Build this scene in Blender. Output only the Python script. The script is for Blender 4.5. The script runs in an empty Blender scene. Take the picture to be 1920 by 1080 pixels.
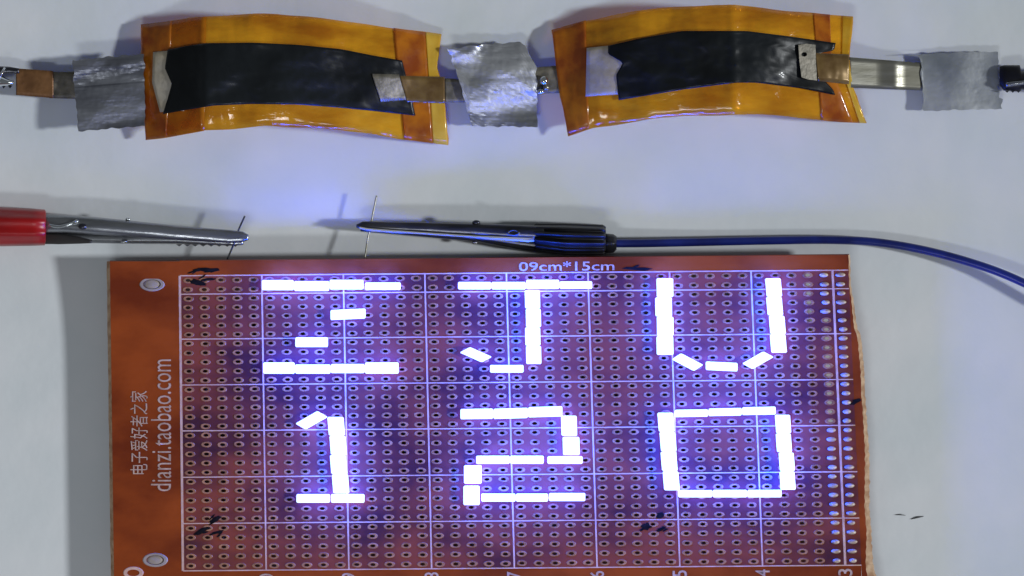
import bpy, bmesh, math, random
from mathutils import Vector, noise, Matrix
random.seed(7)
sc = bpy.context.scene
col = sc.collection
R = math.radians

# ------------------------------------------------------------------ camera, world, lamps, exposure
D = 40.0                                    # camera height above the table (1 unit = 1 cm)
W = 19.2                                    # width of table in view
sc.unit_settings.scale_length = 0.01
cam_d = bpy.data.cameras.new('camera'); cam = bpy.data.objects.new('camera', cam_d); col.objects.link(cam)
cam.location = (0, 0, D); cam_d.sensor_width = 36; cam_d.lens = 36 * D / W
cam_d.clip_start = 0.5; cam_d.clip_end = 500
sc.camera = cam

wd = bpy.data.worlds.new('World'); sc.world = wd; wd.use_nodes = True
wb = wd.node_tree.nodes['Background']
wb.inputs[0].default_value = (0.86, 0.93, 1.0, 1); wb.inputs[1].default_value = 0.115

def lamp(kind, name, loc, target, energy, color, **kw):
    l = bpy.data.lights.new(name, kind); l.energy = energy; l.color = color
    for k, v in kw.items(): setattr(l, k, v)
    o = bpy.data.objects.new(name, l); col.objects.link(o); o.location = loc
    o.rotation_euler = (Vector(target) - Vector(loc)).to_track_quat('-Z', 'Y').to_euler()
    return o
lamp('SUN', 'desk_lamp', (34, -3.0, 20.0), (0, 0, 0), 2.12, (0.945, 0.98, 1.0), angle=R(4.5))
lamp('AREA', 'ceiling_light', (-6, -30, 46), (0, 0, 0), 5200, (0.93, 0.97, 1.0), shape='RECTANGLE', size=16, size_y=5)

sc.view_settings.view_transform = 'Standard'; sc.view_settings.look = 'None'
sc.view_settings.exposure = 0.0; sc.view_settings.gamma = 1.0
sc.cycles.max_bounces = 6; sc.cycles.caustics_reflective = False; sc.cycles.caustics_refractive = False
sc.cycles.sample_clamp_indirect = 4.0

# ------------------------------------------------------------------ helpers
def P(px, py, z=0.0):
    k = (D - z) / D
    return Vector(((px - 960) / 100 * k, (540 - py) / 100 * k, z))

def lerp(a, b, t): return a + (b - a) * t
def curve(pts):
    """piecewise-linear lookup with eased corners"""
    pts = sorted(pts)
    def raw(x):
        if x <= pts[0][0]: return pts[0][1]
        for (x0, y0), (x1, y1) in zip(pts, pts[1:]):
            if x <= x1: return lerp(y0, y1, (x - x0) / (x1 - x0))
        return pts[-1][1]
    return raw
def smooth(pts, w=14):
    f = curve(pts)
    return lambda x: (f(x - w) + f(x - w / 2) + 2 * f(x) + f(x + w / 2) + f(x + w)) / 6

def tag(o, label=None, cat=None, group=None, kind=None):
    if label: o['label'] = label
    if cat: o['category'] = cat
    if group: o['group'] = group
    if kind: o['kind'] = kind
    return o
def link(name, me, mats, parent=None, smooth_shade=False):
    o = bpy.data.objects.new(name, me); col.objects.link(o)
    if not isinstance(mats, (list, tuple)): mats = [mats]
    if not me.materials:
        for m in mats: me.materials.append(m)
    if parent: 
        o.parent = parent
        o.matrix_parent_inverse = Matrix.Translation(-parent.location)
    if smooth_shade:
        for p in me.polygons: p.use_smooth = True
    return o
def mesh(name, vs, fs, mats, parent=None, sm=False, mi=None):
    me = bpy.data.meshes.new(name); me.from_pydata([tuple(v) for v in vs], [], fs)
    if mi:
        for p, i in zip(me.polygons, mi): p.material_index = i
    me.validate(); me.update()
    bm = bmesh.new(); bm.from_mesh(me); bmesh.ops.recalc_face_normals(bm, faces=bm.faces[:]); bm.to_mesh(me); bm.free()
    return link(name, me, mats, parent, sm)
def empty(name, loc, label, cat, group=None):
    o = bpy.data.objects.new(name, None); col.objects.link(o); o.location = loc; o.empty_display_size = .3
    return tag(o, label, cat, group)

YY = 0
def sheet(name, top, bot, left, right, zf, mat, parent=None, nu=60, nv=12, th=0.012, off=0.0, rough=0.0, freq=1.5, seed=0, sm=True, jag=0.0):
    """thin solid sheet whose outline is given by edge curves in table pixels, lying at zf(x, v)"""
    vs, fs = [], []
    n1 = nv + 1
    for k in (0, 1):
        for i in range(nu + 1):
            for j in range(n1):
                u, v = i / nu, j / nv
                x = lerp(left(v), right(v), u); y = lerp(top(x), bot(x), v)
                if jag:
                    if i in (0, nu): x += jag * noise.noise(Vector((seed, v * 9, 1)))
                    if j in (0, nv): y += jag * noise.noise(Vector((seed + 5, u * 9, 2)))
                global YY; YY = y
                z = zf(x, v) + off
                if rough:
                    q = Vector((x / 100 * freq, y / 56 * freq, seed * 3.1))
                    z += rough * (noise.noise(q) + 0.5 * abs(noise.noise(q * 2.3)) + 0.3 * noise.noise(q * 5))
                vs.append(P(x, y, z - (th if k else 0)))
    N = (nu + 1) * n1
    for i in range(nu):
        for j in range(nv):
            a = i * n1 + j; b = a + n1
            fs.append((a, b, b + 1, a + 1)); fs.append((N + a, N + a + 1, N + b + 1, N + b))
    for i in range(nu):
        for j in (0, nv):
            a = i * n1 + j; b = a + n1; fs.append((a, b, N + b, N + a))
    for j in range(nv):
        for i in (0, nu):
            a = i * n1 + j; fs.append((a, a + 1, N + a + 1, N + a))
    return mesh(name, vs, fs, mat, parent, sm)

def tube(name, pts, r, mat, parent=None, n=10, cap=True, rf=None):
    vs, fs = [], []
    for i, p in enumerate(pts):
        a = pts[max(i - 1, 0)]; b = pts[min(i + 1, len(pts) - 1)]
        t = (b - a).normalized(); s = t.cross(Vector((0, 0, 1)))
        if s.length < 1e-4: s = Vector((1, 0, 0))
        s.normalize(); up = s.cross(t)
        rr = rf(i / (len(pts) - 1)) if rf else r
        for k in range(n):
            an = 2 * math.pi * k / n
            vs.append(p + s * rr * math.cos(an) + up * rr * math.sin(an))
    for i in range(len(pts) - 1):
        for k in range(n):
            fs.append((i * n + k, i * n + (k + 1) % n, (i + 1) * n + (k + 1) % n, (i + 1) * n + k))
    if cap: fs.append(tuple(range(n))); fs.append(tuple(range((len(pts) - 1) * n, len(pts) * n)))
    return mesh(name, vs, fs, mat, parent, True)

def shell(name, secs, mat, parent=None, n=12, power=0.45, sub=4, sm=True):
    """closed arched body lofted along x; secs = (px, y_top_px, y_bottom_px, z_low, z_high)"""
    S = []
    for a, b in zip(secs, secs[1:]):
        for k in range(sub): S.append([lerp(p, q, k / sub) for p, q in zip(a, b)])
    S.append(list(secs[-1]))
    vs, fs = [], []
    for (x, y0, y1, z0, z1) in S:
        for k in range(n):
            t = math.pi * k / (n - 1)
            c = math.cos(t); s = max(math.sin(t), 0) ** power
            vs.append(P(x, (y0 + y1) / 2 - (y1 - y0) / 2 * c, z0 + (z1 - z0) * s))
    m = len(S)
    for i in range(m - 1):
        for k in range(n):
            fs.append((i * n + k, i * n + (k + 1) % n, (i + 1) * n + (k + 1) % n, (i + 1) * n + k))
    fs.append(tuple(range(n))); fs.append(tuple(range((m - 1) * n, m * n)))
    o = mesh(name, vs, fs, mat, parent, sm)
    return o
def ribs(name, secs, mat, parent=None, sub=1, rib=0.02, nr=6, n=36, power=0.5):
    """lofted sleeve with lengthwise ribs"""
    S = []
    for a, b in zip(secs, secs[1:]):
        for k in range(sub): S.append([lerp(p, q, k / sub) for p, q in zip(a, b)])
    S.append(list(secs[-1]))
    vs, fs = [], []
    for (x, y0, y1, z0, z1) in S:
        for k in range(n):
            t = math.pi * k / (n - 1)
            c = math.cos(t); s = max(math.sin(t), 0) ** power
            g = rib * (0.5 + 0.5 * math.cos(t * nr * 2)) if 0 < k < n - 1 else 0
            vs.append(P(x, (y0 + y1) / 2 - (y1 - y0) / 2 * c, z0 + (z1 - z0) * s - g))
    m = len(S)
    for i in range(m - 1):
        for k in range(n):
            fs.append((i * n + k, i * n + (k + 1) % n, (i + 1) * n + (k + 1) % n, (i + 1) * n + k))
    fs.append(tuple(range(n))); fs.append(tuple(range((m - 1) * n, m * n)))
    return mesh(name, vs, fs, mat, parent, True)
def knob(name, px, py, z, rx, ry, h, mat, parent):
    """rounded rivet or solder dome"""
    vs, fs = [], []; n = 12; rings = [(1, 0), (0.95, .5), (0.6, .9)]
    c = P(px, py, z)
    for (q, zz) in rings:
        for k in range(n):
            a = 2 * math.pi * k / n
            vs.append(c + Vector((rx * q * math.cos(a), ry * q * math.sin(a), h * zz)))
    vs.append(c + Vector((0, 0, h)))
    for i in range(2):
        for k in range(n): fs.append((i * n + k, i * n + (k + 1) % n, (i + 1) * n + (k + 1) % n, (i + 1) * n + k))
    for k in range(n): fs.append((2 * n + k, 2 * n + (k + 1) % n, 3 * n))
    fs.append(tuple(range(n)))
    return mesh(name, vs, fs, mat, parent, True)

# ------------------------------------------------------------------ materials
def mat(name, c1, c2=None, rough=0.5, metal=0.0, scale=3.0, bump=0.0, bscale=20.0, coat=0.0, stretch=(1, 1, 1), r2=None, spec=0.5, detail=4, lo=.35, hi=.65, emit=None, trans=None):
    m = bpy.data.materials.new(name); m.use_nodes = True
    nt = m.node_tree; N = nt.nodes; L = nt.links; b = N['Principled BSDF']
    b.inputs['Roughness'].default_value = rough; b.inputs['Metallic'].default_value = metal
    b.inputs['Coat Weight'].default_value = coat; b.inputs['Coat Roughness'].default_value = .06
    b.inputs['Specular IOR Level'].default_value = spec
    tc = N.new('ShaderNodeTexCoord'); mp = N.new('ShaderNodeMapping'); mp.inputs['Scale'].default_value = stretch
    g = N.new('ShaderNodeNewGeometry'); L.new(g.outputs['Position'], mp.inputs['Vector'])
    nz = N.new('ShaderNodeTexNoise'); nz.inputs['Scale'].default_value = scale; nz.inputs['Detail'].default_value = detail
    L.new(mp.outputs[0], nz.inputs['Vector'])
    rp = N.new('ShaderNodeValToRGB'); rp.color_ramp.elements[0].position = lo; rp.color_ramp.elements[1].position = hi
    rp.color_ramp.elements[0].color = (*c1, 1); rp.color_ramp.elements[1].color = (*(c2 or c1), 1)
    L.new(nz.outputs['Fac'], rp.inputs['Fac']); L.new(rp.outputs[0], b.inputs['Base Color'])
    if r2 is not None:
        mr = N.new('ShaderNodeMapRange'); mr.inputs['To Min'].default_value = rough; mr.inputs['To Max'].default_value = r2
        mr.inputs['From Min'].default_value = .35; mr.inputs['From Max'].default_value = .65
        L.new(nz.outputs['Fac'], mr.inputs['Value']); L.new(mr.outputs[0], b.inputs['Roughness'])
    if bump:
        n2 = N.new('ShaderNodeTexNoise'); n2.inputs['Scale'].default_value = bscale; n2.inputs['Detail'].default_value = 5
        L.new(mp.outputs[0], n2.inputs['Vector'])
        bp = N.new('ShaderNodeBump'); bp.inputs['Strength'].default_value = 1; bp.inputs['Distance'].default_value = bump
        L.new(n2.outputs['Fac'], bp.inputs['Height']); L.new(bp.outputs[0], b.inputs['Normal'])
    if emit:
        b.inputs['Emission Color'].default_value = (*emit[0], 1); b.inputs['Emission Strength'].default_value = emit[1]
    return m
M = {}
M['paper'] = mat('paper', (.66, .71, .745), (.775, .79, .82), rough=.75, scale=.45, detail=9, bump=.055, bscale=.42, lo=.3, hi=.7)
M['board'] = mat('phenolic', (.17, .026, .006), (.34, .064, .010), spec=.13, rough=.42, scale=1.1, detail=9, bump=.003, bscale=16, stretch=(.6, 1, 1), r2=.55)
M['board_grid_glow'] = mat('phenolic_blue_glow', (.065, .018, .031), (.25, .055, .036), spec=.15, rough=.42, scale=1.1, detail=12, lo=.34, hi=.60, bump=.003, bscale=16, stretch=(.6, 1, 1), r2=.55)  # drilled area: blue glow of the chips is mixed into the base colour
M['raw'] = mat('raw_edge', (.36, .20, .11), (.58, .40, .26), rough=.8, scale=7, bump=.006, bscale=10)
M['copper'] = mat('tinned_copper', (.26, .11, .055), (.48, .23, .12), rough=.5, metal=.1, scale=9)
M['solder'] = mat('solder', (.46, .34, .27), (.70, .58, .50), rough=.4, metal=.2, scale=9, bump=.01, bscale=9)
M['silk'] = mat('silkscreen', (.56, .34, .28), (.74, .50, .42), rough=.6, scale=6)
M['ink'] = mat('worn_ink', (.40, .26, .19), (.62, .44, .34), rough=.6, scale=9)
M['led'] = mat('led_phosphor', (.9, .9, .8), rough=.4, emit=((.055, .064, 1.0), 19))
M['led_rim'] = mat('led_bloom_rim', (.8, .8, .75), rough=.5, emit=((.60, .74, 1.0), .88))  # glowing bevel, stands in for the soft bloom round each chip
M['smudge'] = mat('black_smudge', (.004, .004, .006), (.012, .010, .012), rough=.8, spec=.1, scale=8)
M['foil_dark'] = mat('tarnished_foil', (.12, .125, .15), (.30, .31, .35), rough=.34, metal=.7, scale=1.6, bump=.014, bscale=2.5, stretch=(.3, 1.8, 1), detail=7, r2=.5)
M['film'] = mat('amber_film', (.52, .20, .005), (1.0, .56, .02), rough=.12, scale=1.3, coat=1.0, bump=.055, bscale=2.0, stretch=(.5, 1.6, 1), detail=7)
def see_through(m, tint, f):
    nt = m.node_tree; N = nt.nodes; L = nt.links; out = N['Material Output']; b = N['Principled BSDF']
    t = N.new('ShaderNodeBsdfTransparent'); t.inputs[0].default_value = (*tint, 1)
    mx = N.new('ShaderNodeMixShader'); mx.inputs[0].default_value = f
    L.new(b.outputs[0], mx.inputs[1]); L.new(t.outputs[0], mx.inputs[2]); L.new(mx.outputs[0], out.inputs['Surface'])
see_through(M['film'], (.92, .56, .10), .5)
M['film_dark'] = mat('amber_film_doubled', (.34, .075, .008), (.72, .26, .012), rough=.2, scale=1.9, coat=.5, bump=.02, bscale=2.4, detail=7)
M['film_pale'] = mat('amber_film_single', (.62, .36, .02), (.85, .62, .09), rough=.14, scale=1.3, coat=.5, bump=.012, bscale=2)
see_through(M['film_dark'], (.88, .36, .05), .35); see_through(M['film_pale'], (1, .82, .3), .4)
M['film_mid'] = mat('amber_film_layered', (.42, .13, .006), (.80, .34, .012), rough=.16, scale=1.9, coat=.5, bump=.02, bscale=2.4, detail=7); see_through(M['film_mid'], (.92, .5, .08), .55)
M['electrode'] = mat('electrode', (.004, .005, .006), (.014, .017, .020), rough=.36, scale=.8, coat=.06, spec=.22, bump=.012, bscale=1.6, detail=7, stretch=(1, .6, 1))
M['separator'] = mat('separator', (.42, .36, .26), (.52, .48, .42), rough=.5, scale=2, bump=.02, bscale=5)
M['nickel'] = mat('nickel', (.26, .25, .20), (.38, .37, .32), rough=.34, metal=.8, scale=3, bump=.008, bscale=4, stretch=(.3, 2, 1))
M['nickel_under'] = mat('nickel_under_film', (.13, .07, .02), (.24, .15, .05), rough=.25, metal=.3, scale=3, coat=.4)
M['nickel_dull'] = mat('nickel_dull', (.13, .12, .095), (.25, .225, .18), rough=.5, metal=.3, scale=6, bump=.01, bscale=12)
M['foil'] = mat('aluminium_foil', (.26, .27, .30), (.64, .65, .68), rough=.27, metal=.75, scale=1.6, bump=.012, bscale=2.5, stretch=(.3, 1.8, 1), detail=7, r2=.5)
M['foil_dull'] = mat('aluminium_sheet', (.32, .35, .38), (.50, .52, .54), rough=.36, metal=.65, scale=1.1, bump=.02, bscale=2.6, detail=7, r2=.55)
M['brown'] = mat('oxidised_copper', (.14, .062, .022), (.27, .13, .05), rough=.42, metal=.3, scale=3, bump=.02, bscale=5)
M['steel'] = mat('clip_steel', (.20, .21, .22), (.42, .43, .45), rough=.26, metal=.85, scale=2.5, bump=.01, bscale=4, stretch=(.3, 2, 1))
M['steel_dark'] = mat('dark_clip_steel', (.035, .037, .045), (.12, .12, .14), rough=.28, metal=.8, scale=2.5, stretch=(.3, 2, 1), bump=.01, bscale=4)
M['chrome'] = mat('bright_steel', (.75, .78, .80), rough=.12, metal=1.0)
M['red'] = mat('red_vinyl', (.22, .002, .003), (.36, .004, .005), rough=.38, scale=1.5, bump=.01, bscale=5, stretch=(.4, 2, 1))
M['black'] = mat('black_vinyl', (.006, .006, .008), (.014, .014, .018), rough=.42, scale=3, spec=.3)
M['blue'] = mat('blue_insulation', (.006, .012, .12), (.012, .025, .22), rough=.3, scale=2)
M['jaw_highlight'] = mat('pale_jaw_highlight', (.78, .78, .80), rough=.3, metal=.35)
M['lint'] = mat('lint', (.05, .05, .055), (.10, .10, .10), rough=.9)
M['hole_grey'] = mat('mounting_hole_grey', (.30, .25, .24), (.42, .36, .35), rough=.6)
M['dark'] = mat('jaw_gap_shade', (.02, .018, .018), rough=.6)

# ------------------------------------------------------------------ table (setting)
def table():
    vs, fs = [], []; n = 60; S = 60
    for i in range(n + 1):
        for j in range(n + 1):
            x = -S + 2 * S * i / n; y = -S + 2 * S * j / n
            z = 0.0
            vs.append((x, y, z))
    for i in range(n):
        for j in range(n):
            a = i * (n + 1) + j; fs.append((a, a + n + 1, a + n + 2, a + 1))
    return mesh('tabletop', vs, fs, M['paper'], None, True)
tag(table(), 'white paper covered tabletop under all the parts', kind='structure')

# ------------------------------------------------------------------ circuit board
YL = [517, 551.7, 636, 722, 808, 895, 981.8, 1070.4]; RL = [0, 2, 7, 12, 17, 22, 27, 32]
def G(c, r):
    """grid column and row -> photograph-scale pixels on the board"""
    if r <= 0: y = 517 + 17.2 * r
    elif r >= 32: y = 1070.4 + 17.7 * (r - 32)
    else:
        for i in range(7):
            if r <= RL[i + 1]: y = lerp(YL[i], YL[i + 1], (r - RL[i]) / (RL[i + 1] - RL[i])); break
    t = r / 32
    x = lerp(337, 343, t) + c * lerp(1223, 1241, t) / 40
    return x, y - 0.0084 * (x - 340)
def zB(px, py):
    t = min(max((700 - py) / 215, 0), 1)
    return 0.58 + 0.13 * t * t
def B(px, py, dz=0.0): return P(px, py, zB(px, py) + dz)
TH = 0.13
board = empty('circuit_board', (0, -2.4, 0), 'orange perforated prototype circuit board carrying glowing white lights that spell letters and numbers', 'circuit board')

def edge_right(y): return curve([(475, 1591), (536, 1592), (560, 1596), (612, 1601), (635, 1608), (700, 1614), (745, 1615), (760, 1617), (850, 1622), (950, 1621), (1000, 1625), (1060, 1623), (1090, 1628), (1140, 1630)])(y)
def board_mesh():
    vs, fs, mi = [], [], []
    def V(px, py, dz): vs.append(B(px, py, dz)); return len(vs) - 1
    def holed(q, cx, cy, rx, ry, n=8, top=0):
        # q: four corners (px,py) tl,tr,br,bl ; ring of 8 points round the rim
        rim = [q[0], ((q[0][0] + q[1][0]) / 2, (q[0][1] + q[1][1]) / 2), q[1], ((q[1][0] + q[2][0]) / 2, (q[1][1] + q[2][1]) / 2), q[2],
               ((q[2][0] + q[3][0]) / 2, (q[2][1] + q[3][1]) / 2), q[3], ((q[3][0] + q[0][0]) / 2, (q[3][1] + q[0][1]) / 2)]
        m = n // 8
        inner = []
        for k in range(n):
            a = -3 * math.pi / 4 + 2 * math.pi * k / n
            inner.append((cx + rx * math.cos(a), cy + ry * math.sin(a)))
        ot = [V(*p, 0) for p in rim]; it = [V(*p, 0) for p in inner]
        ob = [V(*p, -TH) for p in rim]; ib = [V(*p, -TH) for p in inner]
        for k in range(8):
            k2 = (k + 1) % 8
            seg = [it[(k * m + j) % n] for j in range(m + 1)]
            segb = [ib[(k * m + j) % n] for j in range(m + 1)]
            fs.append((ot[k], ot[k2], *seg[::-1])); fs.append((ob[k2], ob[k], *segb)); mi.extend((top, 0))
        for k in range(n):
            k2 = (k + 1) % n
            fs.append((it[k], it[k2], ib[k2], ib[k])); mi.append(1 if n > 8 else 0)
    def plain(q):
        t = [V(*p, 0) for p in q]; b = [V(*p, -TH) for p in q]
        fs.append(tuple(t)); fs.append(tuple(b[::-1])); mi.extend((0, 0))
    for r in range(32):
        for c in range(41):
            q = [G(c, r), G(c + 1, r), G(c + 1, r + 1), G(c, r + 1)]
            cx, cy = G(c + .5, r + .5)
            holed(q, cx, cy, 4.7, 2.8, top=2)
    # top and bottom margins, split along columns
    def topy(x): return 490 - 0.0088 * (x - 200)
    for c in range(41):
        a, b = G(c, 0), G(c + 1, 0); plain([(a[0] - .3, topy(a[0])), (b[0] - .3, topy(b[0])), b, a])
        a, b = G(c, 32), G(c + 1, 32)
        steps = 3
        for s in range(steps):
            y0 = lambda p: p[1] + (1145 - p[1]) * s / steps
            y1 = lambda p: p[1] + (1145 - p[1]) * (s + 1) / steps
            plain([(a[0], y0(a)), (b[0], y0(b)), (b[0], y1(b)), (a[0], y1(a))])
    # left margin
    def lx(y): return 206 + 0.013 * (y - 490)
    def gx(y):
        return lerp(337, 343, (y - 517) / 553)
    ys = [topy(206), 512, 555] + [555 + 47.5 * k for k in range(1, 11)] + [1072, 1110, 1145]
    for y0, y1 in zip(ys, ys[1:]):
        if (y0, y1) == (512, 555): hc = (285, 533, 17, 9.5)
        elif (y0, y1) == (1030, 1072): hc = (291, 1050, 16, 9)
        else: hc = None
        if hc:
            plain([(lx(y0), y0), (250, y0), (250, y1), (lx(y1), y1)])
            plain([(322, y0), (gx(y0), y0), (gx(y1), y1), (322, y1)])
            holed([(250, y0), (322, y0), (322, y1), (250, y1)], *hc, n=24)
        else: plain([(lx(y0), y0), (gx(y0), y0), (gx(y1), y1), (lx(y1), y1)])
    # left rim: worn sloping cut edge
    yy = [topy(206) + (1145 - topy(206)) * k / 40 for k in range(41)]
    for a, b in zip(yy, yy[1:]):
        ja = 1.2 * noise.noise(Vector((a * .03, 0, 0))); jb = 1.2 * noise.noise(Vector((b * .03, 0, 0)))
        i = [V(lx(a), a, 0), V(lx(b), b, 0), V(lx(b) - 6 + jb, b, -TH * .6), V(lx(a) - 6 + ja, a, -TH * .6), V(lx(b) - 5, b, -TH), V(lx(a) - 5, a, -TH)]
        fs.append((i[0], i[1], i[2], i[3])); fs.append((i[3], i[2], i[4], i[5])); mi.extend((1, 1))
    # top rim
    xs = [206 + (1592 - 206) * k / 60 for k in range(61)]
    for a, b in zip(xs, xs[1:]):
        i = [V(a, topy(a), 0), V(b, topy(b), 0), V(b, topy(b) - 1.5, -TH), V(a, topy(a) - 1.5, -TH)]
        fs.append(tuple(i)); mi.append(0)
    # right strip beyond the last column: broken edge
    n = 190
    y0 = topy(1592)
    ysr = [y0 + (1145 - y0) * k / n for k in range(n + 1)]
    def lim(y):
        r = (y - 507) / 17.3; x = lerp(337, 343, r / 32) + 41 * lerp(1223, 1241, r / 32) / 40
        return x
    rnd = random.Random(3)
    def e(y):
        ph = ((y - 507) / 17.3) % 1
        sc_ = (.9 if y > 610 else .8) * (math.cos(2 * math.pi * ph))
        return edge_right(y) + sc_ * .6 + (1.0 if y > 600 else .5) * noise.noise(Vector((y * .11, 3, 0)))
    E = [(max(e(y), lim(y) + .3), y) for y in ysr]
    wdt = curve([(475, 3), (530, 3), (600, 5), (625, 7), (700, 7), (800, 7), (900, 9), (1000, 9), (1050, 13), (1080, 17), (1140, 19)])
    O = [(x + wdt(y) * (1 + .25 * noise.noise(Vector((y * .14, 9, 0)))), y) for (x, y) in E]
    for k in range(n):
        a, b = ysr[k], ysr[k + 1]
        i = [V(lim(a), a, 0), V(E[k][0], a, 0), V(E[k + 1][0], b, 0), V(lim(b), b, 0)]
        fs.append(tuple(i)); mi.append(0)
        i = [V(E[k][0], a, 0), V(O[k][0], a, -TH * .55 + .012 * noise.noise(Vector((a * .2, 4, 0)))), V(O[k + 1][0], b, -TH * .55 + .012 * noise.noise(Vector((b * .2, 4, 0)))), V(E[k + 1][0], b, 0)]
        fs.append(tuple(i)); mi.append(1)
        j = [i[1], V(O[k][0] - 1, a, -TH), V(O[k + 1][0] - 1, b, -TH), i[2]]
        fs.append(tuple(j)); mi.append(1)
        j = [V(lim(a), a, -TH), V(O[k][0], a, -TH), V(O[k + 1][0], b, -TH), V(lim(b), b, -TH)]
        fs.append(tuple(j)); mi.append(0)
    me = bpy.data.meshes.new('panel'); me.from_pydata([tuple(v) for v in vs], [], fs)
    for p, i in zip(me.polygons, mi): p.material_index = i
    me.validate(); me.update()
    bm = bmesh.new(); bm.from_mesh(me); bmesh.ops.remove_doubles(bm, verts=bm.verts[:], dist=2e-4)
    bmesh.ops.recalc_face_normals(bm, faces=bm.faces[:])
    bm.to_mesh(me); bm.free()
    return link('panel', me, [M['board'], M['raw'], M['board_grid_glow']], board)
board_mesh()

# copper pads: one ring mesh shared
def ring_data(rx, ry, ix, iy, h, n=12, wob=0.0, seed=0):
    rnd = random.Random(seed); vs, fs = [], []
    W_ = [1 + wob * (rnd.random() - .5) for _ in range(n)]
    for k in range(n):
        a = 2 * math.pi * k / n; c, s = math.cos(a), math.sin(a)
        vs += [(ix * c, iy * s, 0), (ix * c, iy * s, h), (rx * c * .93 * W_[k], ry * s * .93 * W_[k], h), (rx * c * W_[k], ry * s * W_[k], 0)]
    for k in range(n):
        a, b = 4 * k, 4 * ((k + 1) % n)
        for j in range(3): fs.append((a + j, a + j + 1, b + j + 1, b + j))
    return vs, fs
def is_solder(c, r):
    if c == 40: return True
    if c == 39: return r < 5 or r > 16
    return False
ringm = []
for k in range(5):
    vs, fs = ring_data(.098 + .004 * k % .006, .056, .050, .028, .008, 12, .10, k)
    me = bpy.data.meshes.new('pad'); me.from_pydata(vs, [], fs); me.update()
    bm = bmesh.new(); bm.from_mesh(me); bmesh.ops.recalc_face_normals(bm, faces=bm.faces[:]); bm.to_mesh(me); bm.free()
    me.materials.append(M['copper']); ringm.append(me)
cells = [(c, r) for r in range(31, -1, -1) for c in range(41) if not is_solder(c, r)]
def pad_at(c, r):
    x, y = G(c + .5, r + .5); rnd = random.Random(c * 97 + r)
    return B(x + rnd.uniform(-.7, .7), y + rnd.uniform(-.4, .4), 0)
inv = Matrix.Translation(-board.location)
for i, (c, r) in enumerate(cells[:300]):
    o = bpy.data.objects.new('pad', ringm[(c * 7 + r * 3) % 5]); col.objects.link(o); o.parent = board
    o.location = pad_at(c, r) - board.location
vs, fs = [], []
for (c, r) in cells[300:]:
    v, f = ring_data(.100, .056, .050, .028, .008, 10, .10, c * 41 + r); b = len(vs); p = pad_at(c, r)
    vs += [Vector(q) + p for q in v]; fs += [tuple(b + k for k in g) for g in f]
tag(mesh('pad_field', vs, fs, M['copper'], board), kind='stuff')
for r in range(32):
    for c in (39, 40):
        if is_solder(c, r):
            x, y = G(c + .5, r + .5); rnd = random.Random(c + r * 5)
            knob('solder_joint', x + rnd.uniform(-1, 1), y, zB(x, y) - .005, .088 + rnd.uniform(-.014, .012), .044, .035 + rnd.uniform(0, .02), M['solder'], board)

# plated rims of the two mounting holes
for (x, y) in ((285, 533), (291, 1050)):
    vs, fs = ring_data(.235, .13, .165, .09, .010, 28)
    knob('hole_fill_disc', x, y, zB(x, y) - .03, .165, .093, .035, M['hole_grey'], board)  # added grey disc filling the open hole, for the pale tone seen through it
    p = B(x, y, 0); mesh('mounting_ring', [Vector(v) + p for v in vs], fs, M['hole_grey'], board)

# printed grid
def strip(name, pts, w, h, m, parent):
    """flat printed line through px points, following the board"""
    vs, fs = [], []
    for i, (x, y) in enumerate(pts):
        a = pts[max(i - 1, 0)]; b = pts[min(i + 1, len(pts) - 1)]
        dx, dy = b[0] - a[0], b[1] - a[1]; l = math.hypot(dx, dy); nx, ny = -dy / l, dx / l
        ww = w * (1 + .12 * noise.noise(Vector((x * .05, y * .05, 2))))
        for s, z in ((-1, 0.0), (-1, h), (1, h), (1, 0.0)):
            vs.append(B(x + nx * ww / 2 * s, y + ny * ww / 2 * s, z))
    for i in range(len(pts) - 1):
        for k in range(3): fs.append((4 * i + k, 4 * i + k + 1, 4 * i + 5 + k, 4 * i + 4 + k))
    return mesh(name, vs, fs, m, parent)
for c in range(0, 41, 5):
    strip('grid_line', [G(c + (.03 if c else 0), r) for r in [0 + .5 * k for k in range(65)]], 4.4 if c in (0, 40) else 2.9, .005, M['silk'], board)
for r in RL:
    xe = 41.0 if r < 2 else 41.3
    strip('grid_line', [G(c * .5, r) for c in range(0, int(xe * 2) + 1)], 2.1, .007, M['silk'], board)

# printed writing
def text_part(body, place, name='printed_text', size=1.0, bold=0.0):
    cu = bpy.data.curves.new(name, 'FONT'); cu.body = body; cu.resolution_u = 3; cu.offset = bold
    o = bpy.data.objects.new(name, cu); col.objects.link(o)
    bpy.context.view_layer.update()
    dg = bpy.context.evaluated_depsgraph_get()
    me = bpy.data.meshes.new_from_object(o.evaluated_get(dg))
    bpy.data.objects.remove(o)
    xs = [v.co.x for v in me.vertices]; ys = [v.co.y for v in me.vertices]
    x0, x1, y0, y1 = min(xs), max(xs), min(ys), max(ys)
    for v in me.vertices:
        px, py = place((v.co.x - x0) / (x1 - x0), (v.co.y - y0) / (y1 - y0))
        v.co = B(px, py, .009)
    me.materials.clear()
    return link(name, me, M['ink'], board)
text_part('09cm*15cm', lambda u, v: (973 + 179 * u, 508.5 - 18 * v - 1.5 * u), bold=.008)
text_part('dianzi.taobao.com', lambda u, v: (321 - 38 * v, 921 - 247 * u), bold=-.002)
text_part('电子爱好者之家', lambda u, v: (277 - 33 * v, 889 - 156 * u), bold=.0)
for k, s in enumerate(['0', '9', '8', '7', '6', '5', '4', '3']):
    gx_, gy_ = G(5 * (k + 1), 32.6)
    hgt = 13 if len(s) == 1 else 27
    text_part(s, lambda u, v, gx_=gx_, hgt=hgt: (gx_ + 14 - 27 * v, gy_ - 4 + hgt - hgt * u), bold=.01)
gx_, gy_ = G(5, 32.6)
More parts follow.
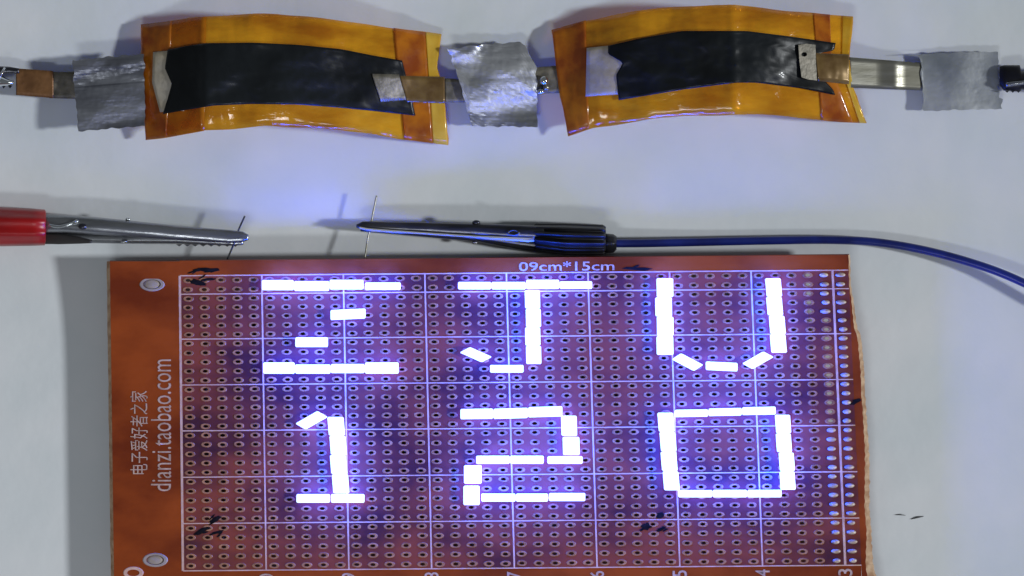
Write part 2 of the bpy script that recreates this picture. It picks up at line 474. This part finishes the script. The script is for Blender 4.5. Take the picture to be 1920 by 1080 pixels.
text_part('1', lambda u, v: (gx_ + 14 - 27 * v, gy_ + 22 - 9 * u), bold=.01)
vs, fs = ring_data(.19, .115, .115, .062, .009, 24); p = B(250, 1074, 0)
mesh('printed_ring', [Vector(v) + p for v in vs], fs, M['silk'], board)

# black smudges, each a ragged flat splash
def splash(cx, cy, blobs, seed):
    rnd = random.Random(seed); vs, fs = [], []
    for (dx, dy, rx, ry, an) in blobs + [(rnd.uniform(-12, 12), rnd.uniform(-5, 5), rnd.uniform(6, 10), rnd.uniform(1.2, 2.2), rnd.uniform(-.8, .2)) for _ in range(2)]:
        b = len(vs); n = 18; vs.append(B(cx + dx, cy + dy, .016))
        for k in range(n):
            a = 2 * math.pi * k / n; q = 1 + .5 * noise.noise(Vector((math.cos(a) * 1.7 + seed, math.sin(a) * 1.7, dx)))
            x = rx * q * math.cos(a); y = ry * q * math.sin(a)
            vs.append(B(cx + dx + x * math.cos(an) - y * math.sin(an), cy + dy + x * math.sin(an) + y * math.cos(an), .012 + .001 * (len(fs) > 17)))
        for k in range(n): fs.append((b, b + 1 + k, b + 1 + (k + 1) % n))
    o = mesh('black_smudge', vs, fs, M['smudge'], board); return o
for i, (cx, cy, bl) in enumerate([(392, 506, [(0, 0, 26, 3.6, .02)]), (368, 507, [(0, 0, 7, 2.6, 0)]),
        (371, 530, [(0, 0, 13, 5.5, .2)]), (390, 524, [(0, 0, 17, 2.6, -.1)]),
        (404, 974, [(0, 0, 11, 4.5, -.5)]), (378, 996, [(0, 0, 13, 4.5, -.5)]), (405, 999, [(0, 0, 16, 2.6, -.35)]),
        (1195, 504, [(0, 0, 24, 3.4, .05)]), (1212, 987, [(0, 0, 9, 6.5, .3)]), (1238, 966, [(0, 0, 8, 4.5, -.3)]), (1240, 992, [(0, 0, 9, 3.2, -.5)]),
        (1604, 754, [(0, 0, 11, 4.0, -.5)])]):
    splash(cx, cy, bl, i)

# light-emitting chips: centre, half length vector, half width vector in pixels
LED = []
def hb(x0, x1, y0, y1, dy=0): LED.append(((x0 + x1) / 2, (y0 + y1) / 2, (x1 - x0) / 2 - .35, -dy, 0, (y1 - y0) / 2))
def vb(xc0, xc1, y0, y1, n, w, js=(0,) * 9):
    h = (y1 - y0) / n
    for k in range(n):
        t = (k + .5) / n
        LED.append((lerp(xc0, xc1, t) + js[k], y0 + h * (k + .5), (xc1 - xc0) / n / 2, h / 2 - .3, w / 2, 0))
for b in [(490, 551, 524.5, 544.5), (551, 617.5, 526.5, 546), (617.5, 682, 524, 543), (684, 752, 529, 544), (553, 615.5, 632, 651),
          (492.6, 553, 679, 701), (553, 620, 683, 701), (620, 684, 682, 700), (684, 748, 679, 701)]: hb(*b)
hb(619, 686, 579.5, 599, 1.5)
for b in [(858, 921, 528, 543), (921, 986, 528, 543), (986, 1049, 524, 542), (1049, 1111, 527, 542), (918, 982, 684, 699)]: hb(*b)
vb(998, 1001, 544, 683, 4, 29, (0, 1, -1, 0))
LED.append((892, 665, 21, 9.3, 10, -5.3))
vb(1245, 1247, 521, 666, 4, 32, (1.5, -1.5, 1, 0)); vb(1449, 1461, 521, 662, 4, 30, (0, -1, 1, 0))
LED.append((1289, 679, 21, 11, 9, -6)); LED.append((1353, 687, 30, 1.4, 0, 8.4)); LED.append((1421, 675.5, 20, -11.5, 10, 5.5))
LED.append((584, 788, 21, -12, 10, 5.8))
vb(629, 640, 781, 925, 4, 31, (0, 1, -1, 0)); hb(555, 619, 926, 943); hb(620, 684, 926, 943)
hb(862.5, 925, 766, 786, .5); hb(925, 990, 765, 785, 1); hb(990, 1055, 762, 782, 1)
LED.append((1067, 798, .5, 19, 15, 0)); LED.append((1071, 836, .5, 17, 16, 0))
hb(892, 956, 854, 870); hb(956, 1020, 854, 870); hb(1026, 1093, 855, 870)
LED.append((886.5, 889.5, 0, 17.5, 17, 0)); LED.append((884, 929, 0, 18.5, 15.5, 0))
hb(902, 967, 925, 941); hb(967, 1028, 925, 941); hb(1029, 1098, 924, 940)
hb(1264, 1328, 767.5, 782, .4); hb(1328, 1391, 765, 780, .6); hb(1391, 1455, 762.5, 778, .6)
vb(1247, 1259, 773, 920, 4, 30, (0, 1, 0, 1)); vb(1467, 1477, 777, 919, 4, 29, (0, -1, 2, 1))
hb(1271, 1336, 918.5, 933, 0); hb(1336, 1401, 918, 933); hb(1401, 1466, 918, 933)
LH = .15
for i, (cx, cy, ux, uy, vx, vy) in enumerate(LED):
    vs = []; zz = .014 + .0006 * (i % 3); z0 = zB(cx, cy)
    lu = math.hypot(ux, uy); lv = math.hypot(vx, vy)
    for (k, z) in ((0.2, zz), (0.2, LH * .8), (1.2, LH)):
        ku, kv = 1 - k / lu, 1 - k / lv; ca, cb = 1 - 1.9 / lu, 1 - 1.9 / lv
        for (a, b) in ((-ca, -1), (ca, -1), (1, -cb), (1, cb), (ca, 1), (-ca, 1), (-1, cb), (-1, -cb)):
            vs.append(P(cx + ux * a * ku + vx * b * kv, cy + uy * a * ku + vy * b * kv, z0 + z + .0007 * (i % 5)))
    fs = [tuple(range(8)), tuple(range(16, 24))]
    for l in (0, 8):
        for k in range(8): fs.append((l + k, l + (k + 1) % 8, l + 8 + (k + 1) % 8, l + 8 + k))
    mesh('light_chip', vs, fs, [M['led'], M['led_rim']], board, mi=[1, 0] + [0] * 8 + [1] * 8)
    # added unseen point lamp above each chip, spreads its blue glow wider
    l = bpy.data.lights.new('chip_fill_light', 'POINT'); l.energy = 54.0; l.color = (.010, .085, 1.0); l.shadow_soft_size = .12
    lo = bpy.data.objects.new('chip_fill_light', l); col.objects.link(lo); lo.location = P(cx, cy, z0 + .46)

# hidden feet that hold the board up
for (x, y) in ((470, 600), (1480, 600), (470, 1000), (1480, 1000), (960, 800)):
    z1 = zB(x, y) - TH
    tube('standoff', [P(x, y, 0), P(x, y, z1 * .5), P(x, y, z1 - .002)], .14, M['black'], board, n=12)

# thin lead wires coming up from under the board to the clips
def wire_path(pts, n=8):
    out = []
    for i in range(len(pts) - 1):
        p0 = pts[max(i - 1, 0)]; p1 = pts[i]; p2 = pts[i + 1]; p3 = pts[min(i + 2, len(pts) - 1)]
        for k in range(n):
            t = k / n
            out.append(0.5 * ((2 * p1) + (p2 - p0) * t + (2 * p0 - 5 * p1 + 4 * p2 - p3) * t * t + (3 * p1 - p0 - 3 * p2 + p3) * t ** 3))
    out.append(pts[-1]); return out
tube('lead_wire', wire_path([P(420, 500, .50), P(427, 484, .49), P(438, 458, .50), P(447, 432, .50), P(459, 405, .50)]), .017, M['steel_dark'], board, n=8)
tube('lead_wire', wire_path([P(682, 500, .45), P(685, 478, .42), P(690, 445, .38), P(697, 412, .37), P(706, 367, .36)]), .016, M['nickel'], board, n=8)

# ------------------------------------------------------------------ battery pouches
def pouch(loc, label, film, elec, sep, zpts, strips, tabs, crease):
    root = empty('battery_pouch', loc, label, 'battery', 'amber taped pouch batteries in series')
    zc = smooth(zpts, 26); ft, fb = curve(film[0]), curve(film[1])
    def zf(x, v):
        v = min(max((YY - ft(x)) / (fb(x) - ft(x)), 0), 1)
        return zc(x) - .11 * abs(2 * v - 1) ** 3.5 + .02 * math.sin(x / 23 + 5 * v) + .035 * math.exp(-((x - crease) / 11) ** 2) + .012 * math.sin(x / 9.0) * max(0, abs(2 * v - 1) - .6) + .02 * noise.noise(Vector((x / 60, v * 2, loc[0])))
    t, b, l, r = film
    sheet('amber_tape', smooth(t, 6), smooth(b, 6), curve(l), curve(r), zf, M['film'], root, nu=110, nv=16, th=.014, rough=.034, freq=2.0, seed=loc[0], jag=2.5)
    for q, (sl, sr, m, nm) in enumerate(strips):
        sheet(nm, smooth(t, 6), smooth(b, 6), curve(sl), curve(sr), zf, m, root, nu=12, nv=16, th=.006, off=.010 + .007 * q, rough=.034, freq=2.0, seed=loc[0])
    st, sb, sl, sr = sep
    sheet('separator', curve(st), curve(sb), curve(sl), curve(sr), zf, M['separator'], root, nu=10, nv=12, th=.006, off=.034, rough=.034, freq=2.0, seed=loc[0])
    et, eb, el, er = elec
    sheet('electrode', smooth(et, 6), smooth(eb, 6), curve(el), curve(er), zf, M['electrode'], root, nu=90, nv=24, th=.012, off=.050, rough=.034, freq=2.0, seed=loc[0])
    for (nm, tt, tb, tl, tr, m, off) in tabs:
        zt = (lambda x, v, off=off: zf(x, v) + off) if not callable(off) else (lambda x, v, off=off: off(x))
        sheet(nm, curve(tt), curve(tb), curve(tl), curve(tr), zt, m, root, nu=24, nv=6, th=.008, rough=0 if callable(off) else .034, freq=2.0, seed=loc[0])
    return root, zc
Vx = lambda a, b=None: [(0, a), (1, a if b is None else b)]
p1z = [(262, .30), (330, .62), (385, .88), (480, 1.02), (600, .95), (700, .66), (780, .40), (842, .22)]
pouch((-4.1, 3.9, 0), 'amber taped battery left of the centre foil, black strip ending in a grey square', 
    ([(262, 46), (385, 31), (440, 27), (520, 26), (600, 33), (700, 47), (780, 58), (845, 66)],
     [(262, 264), (330, 255), (385, 245), (500, 237), (600, 240), (690, 250), (760, 262), (845, 273)],
     [(0, 264), (.5, 265), (1, 273)], [(0, 828), (.3, 820), (.6, 834), (1, 841)]),
    ([(300, 96), (350, 86), (385, 81), (480, 80), (560, 84), (640, 92), (700, 104), (780, 118)],
     [(300, 215), (350, 206), (400, 198), (470, 195), (560, 196), (640, 202), (700, 208), (780, 217)],
     [(0, 314), (.28, 309), (.55, 322), (.75, 315), (1, 305)], [(0, 754), (.3, 762), (.6, 770), (1, 779)]),
    ([(270, 99), (340, 93)], [(270, 212), (340, 208)], [(0, 287), (.5, 285), (1, 300)], Vx(345)),
    p1z,
    [([(0, 264.2), (.5, 265.2), (1, 273.2)], [(0, 386), (1, 383)], M['film_mid'], 'tape_overlap'),
     ([(0, 264.5), (.5, 265.5), (1, 273.5)], [(0, 322), (1, 312)], M['film_dark'], 'tape_overlap'),
     ([(0, 738), (1, 758)], [(0, 797), (1, 812)], M['film_dark'], 'tape_overlap'),
     ([(0, 798), (1, 813)], [(0, 827), (.3, 819), (.6, 833), (1, 840)], M['film_pale'], 'tape_end')],
    [('tab_end', [(690, 138), (765, 140)], [(690, 193), (765, 187)], [(0, 697), (1, 714)], [(0, 748), (1, 762)], M['nickel_dull'], .068),
     ('tab', [(740, 142), (840, 144)], [(740, 190), (840, 194)], [(0, 749), (1, 763)], Vx(834), M['nickel_under'], .058),
     ('tab', [(834, 147), (900, 149)], [(834, 192), (900, 192)], Vx(834), Vx(895), M['nickel_dull'], lambda x: .27 + .0 * x),
     ('tab', [(90, 134), (300, 140)], [(90, 184), (300, 190)], Vx(92), Vx(300), M['nickel_dull'], lambda x: .20 + .10 * (x - 92) / 200),
     ('tab_end', [(28, 128), (100, 133)], [(28, 178), (100, 184)], Vx(30), Vx(100), M['brown'], lambda x: .225 + .0003 * x)], 385)
p2z = [(1033, .25), (1100, .50), (1200, .82), (1300, 1.02), (1375, 1.06), (1450, .90), (1530, .62), (1625, .34)]
pouch((3.7, 3.9, 0), 'amber taped battery right of the centre foil, black strip with a punched metal tab',
    ([(1030, 57), (1090, 40), (1150, 28), (1240, 15), (1330, 8), (1375, 8), (1450, 18), (1520, 24), (1600, 31), (1640, 33)],
     [(1030, 262), (1065, 255), (1110, 240), (1240, 222), (1300, 217), (1370, 214), (1420, 214), (1500, 221), (1560, 228), (1640, 232)],
     [(0, 1034), (.5, 1046), (1, 1065)], [(0, 1600), (.4, 1592), (.7, 1602), (1, 1625)]),
    ([(1130, 88), (1200, 72), (1280, 58), (1400, 58), (1480, 68), (1570, 81)],
     [(1130, 192), (1160, 188), (1280, 168), (1380, 155), (1420, 155), (1500, 165), (1570, 179)],
     [(0, 1140), (.15, 1140), (.36, 1168), (.55, 1155), (1, 1160)], [(0, 1567), (.15, 1564), (.25, 1535), (.75, 1545), (.9, 1562), (1, 1566)]),
    ([(1080, 92), (1175, 82)], [(1080, 182), (1175, 176)], [(0, 1100), (1, 1098)], Vx(1175)),
    p2z,
    [([(0, 1034.5), (.5, 1046.5), (1, 1065.5)], [(0, 1098), (1, 1104)], M['film_dark'], 'tape_overlap'),
     ([(0, 1525), (1, 1540)], [(0, 1556), (.5, 1560), (1, 1600)], M['film_dark'], 'tape_overlap'),
     ([(0, 1580), (.5, 1578), (1, 1612)], [(0, 1599), (.4, 1591), (.7, 1601), (1, 1624)], M['film_pale'], 'tape_end')],
    [('tab', [(1525, 99), (1592, 102)], [(1525, 151), (1592, 158)], [(0, 1528), (1, 1534)], Vx(1592), M['nickel_under'], .060),
     ('tab', [(1590, 107), (1730, 118)], [(1590, 164), (1730, 170)], Vx(1590), Vx(1745), M['nickel'], lambda x: curve([(1590, .46), (1650, .30), (1680, .30), (1692, .22), (1745, .10)])(x)),
     ('tab', [(985, 128), (1060, 122)], [(985, 176), (1060, 174)], Vx(1000), Vx(1060), M['nickel_dull'], lambda x: .26)], 1375)
# punched end plate with a hole
def punched():
    root = bpy.data.objects['battery_pouch.001']; vs, fs = [], []
    z = smooth(p2z, 26)
    outer = [(1497, 84), (1513, 82), (1529, 84), (1530, 116), (1532, 151), (1515, 149), (1503, 145), (1499, 115)]
    inner = [(1508 + 5.5 * math.cos(a), 102 + 4.5 * math.sin(a)) for a in [R(-145 + 45 * k) for k in range(8)]]
    for dz in (.080, .066):
        for p in outer + inner: vs.append(P(*p, z(p[0]) + .02 + dz))
    for k in range(8):
        k2 = (k + 1) % 8
        fs += [(k, k2, 8 + k2, 8 + k), (16 + k, 24 + k, 24 + k2, 16 + k2), (k, k2, 16 + k2, 16 + k), (8 + k, 8 + k2, 24 + k2, 24 + k)]
    mesh('tab_end', vs, fs, M['nickel_dull'], root)
punched()

# ------------------------------------------------------------------ foil pieces
def foil(label, top, bot, l, r, zf, m, rough, seed, nu=60, nv=40, freq=2.0, flap=None):
    rnd = random.Random(seed * 13 + 1); folds = []
    cx, cy = (l[0][1] + r[0][1]) / 2, (top[0][1] + bot[0][1]) / 2
    for k in range(11):
        a = rnd.choice([rnd.gauss(1.45, .25), rnd.gauss(1.0, .4), rnd.uniform(0, 3.14)])
        folds.append((math.cos(a) / 1.8, math.sin(a), rnd.uniform(-.6, .6), rnd.uniform(.3, 1) * rnd.choice((-1, 1)), rnd.uniform(.05, .35)))
    def zz(x, v):
        X, Y = (x - cx) / 100, (lerp(top[0][1], bot[0][1], v) - cy) / 100
        return zf(x, v) + rough * sum(w * min(abs(a * X + b * Y - c), q) for a, b, c, w, q in folds)
    o = sheet('foil_piece', curve(top), curve(bot), curve(l), curve(r), zz, m, None, nu=nu, nv=nv, th=.012, rough=rough * .05, freq=freq * 2, seed=seed, sm=False, jag=4)
    tag(o, label, 'foil', 'foil wraps joining the battery tabs')
    return o
foil('crumpled grey foil wrapped round the tab beside the brown copper end', [(135, 113), (200, 107), (275, 101)], [(135, 247), (275, 236)], [(0, 136), (.45, 140), (1, 147)], Vx(270, 272),
     lambda x, v: .34 + .06 * math.sin(v * 9) * (v < .4), M['foil_dark'], .24, 1, freq=1.4)
foil('crumpled shiny foil joining the two amber batteries', [(835, 92), (900, 84), (975, 78), (1010, 104)], [(835, 160), (880, 236), (1010, 238)], [(0, 838), (.5, 858), (1, 885)], [(0, 985), (.2, 1006), (1, 1008)],
     lambda x, v: .40 + .05 * math.sin(v * 7 + x / 40), M['foil'], .36, 2, freq=1.3)
foil('smooth flat square of aluminium foil beside the black clip', [(1686, 106), (1723, 102), (1800, 98), (1872, 97)], [(1686, 118), (1726, 124), (1731, 208), (1890, 204)], [(0, 1688), (.08, 1722), (.5, 1727), (1, 1732)], [(0, 1871), (.8, 1873), (.82, 1879), (1, 1879)],
     lambda x, v: .16 + .01 * math.sin(x / 20), M['foil_dull'], .09, 3, freq=1.2)
sb = empty('solder_blob', P(1016, 160, .0), 'shiny lumpy solder blob where the centre foil meets the right battery', 'solder')
knob('blob', 1020, 152, .30, .09, .10, .16, M['chrome'], sb); knob('blob', 1014, 172, .29, .08, .06, .12, M['chrome'], sb); knob('blob', 1024, 165, .28, .07, .07, .13, M['nickel'], sb)

# ------------------------------------------------------------------ crocodile clips
def teeth(px0, px1, y, z, n, down, m, root, dy=0.0):
    for k in range(n):
        x = lerp(px0, px1, k / n); w = (px1 - px0) / n * .8; yy = y + dy * k / n
        vs = [P(x, yy, z), P(x + w, yy, z), P(x + w / 2, yy + down, z - .05), P(x, yy, z - .03), P(x + w, yy, z - .03), P(x + w / 2, yy + down, z - .07)]
        mesh('tooth', vs, [(0, 1, 2), (3, 5, 4), (0, 2, 5, 3), (1, 4, 5, 2), (0, 3, 4, 1)], m, root)
c1 = empty('crocodile_clip', P(60, 425, 0), 'steel clip with bright red sleeve gripping a thin wire at the board', 'clip', 'crocodile clips')
shell('lower_jaw', [(60, 434, 459, .06, .30), (120, 436, 457, .12, .34), (170, 436, 456, .16, .36), (240, 437, 457, .22, .40), (330, 437, 457, .30, .44), (440, 444, 461, .38, .47), (456, 450, 459, .40, .45)], M['steel'], c1)
shell('upper_jaw', [(75, 401, 437, .20, .60), (120, 402, 437, .26, .64), (170, 406, 440, .34, .66), (240, 413, 444, .40, .66), (330, 423, 450, .46, .64), (430, 431, 456, .50, .60), (455, 434, 454, .50, .59), (466, 440, 450, .51, .56)], M['steel'], c1)
shell('jaw_gap_shadow', [(66, 438, 457, .28, .31), (110, 438, 458, .30, .36), (150, 444, 457, .34, .38), (172, 451, 456, .36, .39)], M['dark'], c1)  # dark filler body painting the shadow in the gap between the jaws
ribs('sleeve', [(-40, 388, 463, .02, .78), (0, 388, 462, .02, .78), (60, 391, 461, .02, .78), (84, 393, 460, .06, .76), (86, 396, 452, .1, .7)], M['red'], c1, sub=1, rib=.05, nr=4, power=.6)
knob('rivet', 240, 411, .52, .05, .03, .06, M['chrome'], c1); knob('rivet', 233, 453, .42, .06, .036, .07, M['chrome'], c1)
knob('hinge_pin', 155, 425, .64, .08, .06, .06, M['steel_dark'], c1); knob('rivet', 144, 415, .64, .045, .03, .06, M['chrome'], c1)
tube('spring_wire', wire_path([P(92, 422, .66), P(110, 425, .68), P(130, 421, .69), P(142, 416, .68)]), .028, M['chrome'], c1)
teeth(330, 450, 458, .44, 8, 4, M['steel'], c1, 1)

c2 = empty('crocodile_clip', P(1070, 450, 0), 'dark steel clip with black ribbed sleeve and blue wire', 'clip', 'crocodile clips')
shell('lower_jaw', [(676, 424, 434, .36, .40), (760, 424, 441, .32, .42), (900, 426, 454, .22, .44), (980, 432, 470, .10, .44), (1040, 440, 477, .04, .42), (1130, 442, 478, .03, .40)], M['steel_dark'], c2)
shell('upper_jaw', [(668, 421, 427, .42, .46), (680, 415, 431, .42, .50), (760, 416, 435, .44, .56), (893, 419, 444, .44, .62), (1005, 423, 451, .44, .66), (1020, 424, 451, .44, .66)], M['steel_dark'], c2)
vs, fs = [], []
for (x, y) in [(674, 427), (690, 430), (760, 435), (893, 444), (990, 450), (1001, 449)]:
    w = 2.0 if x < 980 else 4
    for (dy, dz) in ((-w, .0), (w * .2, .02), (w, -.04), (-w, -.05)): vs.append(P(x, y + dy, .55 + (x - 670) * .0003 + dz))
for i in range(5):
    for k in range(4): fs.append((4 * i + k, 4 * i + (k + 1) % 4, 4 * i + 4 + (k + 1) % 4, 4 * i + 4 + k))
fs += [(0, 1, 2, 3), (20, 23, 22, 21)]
mesh('jaw_edge_highlight', vs, fs, M['jaw_highlight'], c2)  # pale strip: white highlight along the jaw edge put into the colour
knob('rivet', 893, 417.5, .50, .08, .05, .08, M['steel_dark'], c2)
vs, fs = ring_data(.13, .06, .07, .03, .02, 18); p = P(962, 436, .655); mesh('rivet', [Vector(v) + p for v in vs], fs, M['steel_dark'], c2, True)
knob('rivet', 890, 455, .30, .06, .03, .07, M['steel'], c2)
ribs('sleeve', [(1002, 421, 462, .08, .70), (1005, 418, 470, .04, .76), (1060, 418, 478, .03, .78), (1130, 421, 478, .03, .76), (1136, 425, 474, .05, .70)], M['black'], c2, rib=.10, nr=6, n=80, power=.6)
ribs('collar', [(1128, 437, 476, .04, .58), (1150, 439, 474, .04, .56), (1156, 443, 468, .06, .50)], M['black'], c2, rib=.03, nr=3, n=30, power=.6)
tube('wire', wire_path([P(1145, 456, .32), P(1200, 456, .28), P(1300, 454, .22), P(1440, 451, .18), P(1560, 450, .17), P(1650, 455, .18), P(1750, 473, .22), P(1850, 502, .28), P(1925, 533, .34), P(2000, 572, .38)], 10), .078, M['blue'], c2, n=16)

c3 = empty('crocodile_clip', P(-20, 145, 0), 'bright steel clip tip gripping the brown copper end of the left battery', 'clip', 'crocodile clips')
shell('upper_jaw', [(-60, 124, 165, .26, .60), (0, 140, 163, .27, .48), (16, 148, 161, .28, .42), (25, 151, 159, .29, .36)], M['chrome'], c3, power=.8)
shell('lower_jaw', [(-60, 120, 150, .12, .30), (0, 124, 140, .16, .34), (18, 125, 138, .20, .32), (36, 128, 138, .22, .30)], M['steel_dark'], c3)
tube('spring_wire', [P(-4, 152, .5), P(3, 138, .5), P(9, 127, .46)], .022, M['chrome'], c3)
teeth(2, 26, 160, .36, 2, 6, M['steel_dark'], c3)
c4 = empty('crocodile_clip', P(1930, 148, 0), 'black clip end gripping the smooth square foil', 'clip', 'crocodile clips')
shell('upper_jaw', [(1874, 124, 160, .18, .30), (1882, 122, 170, .18, .36), (1912, 122, 172, .18, .44), (1916, 134, 168, .18, .46), (1980, 130, 175, .16, .60)], M['black'], c4)
shell('lower_jaw', [(1886, 153, 164, .30, .40), (1905, 151, 161, .34, .48), (1925, 150, 158, .40, .52), (1980, 150, 160, .40, .55)], M['steel'], c4)
teeth(1884, 1916, 170, .34, 3, 4, M['black'], c4)

# ------------------------------------------------------------------ crumbs on the paper
def crumb(x, y, l, a, label, r=.008):
    d = Vector((math.cos(a), math.sin(a))) * l / 2
    o = tube('crumb', [P(x - d.x, y - d.y, .014), P(x, y - 1, .02), P(x + d.x, y + d.y, .014)], r, M['lint'], None, n=6, rf=lambda t: r * (0.35 + math.sin(t * math.pi)))
    tag(o, label, 'debris')
crumb(1688, 966, 20, .05, 'faint thin dark fibre lying nearer the board on the white paper')
crumb(1720, 971, 24, -.22, 'darker short fibre lying farther from the board on the white paper', .012)

# ------------------------------------------------------------------ what is out of frame stays plain
for o in sc.objects:
    if o.type == 'MESH' and o.data.users == 1: o.data.name = o.name
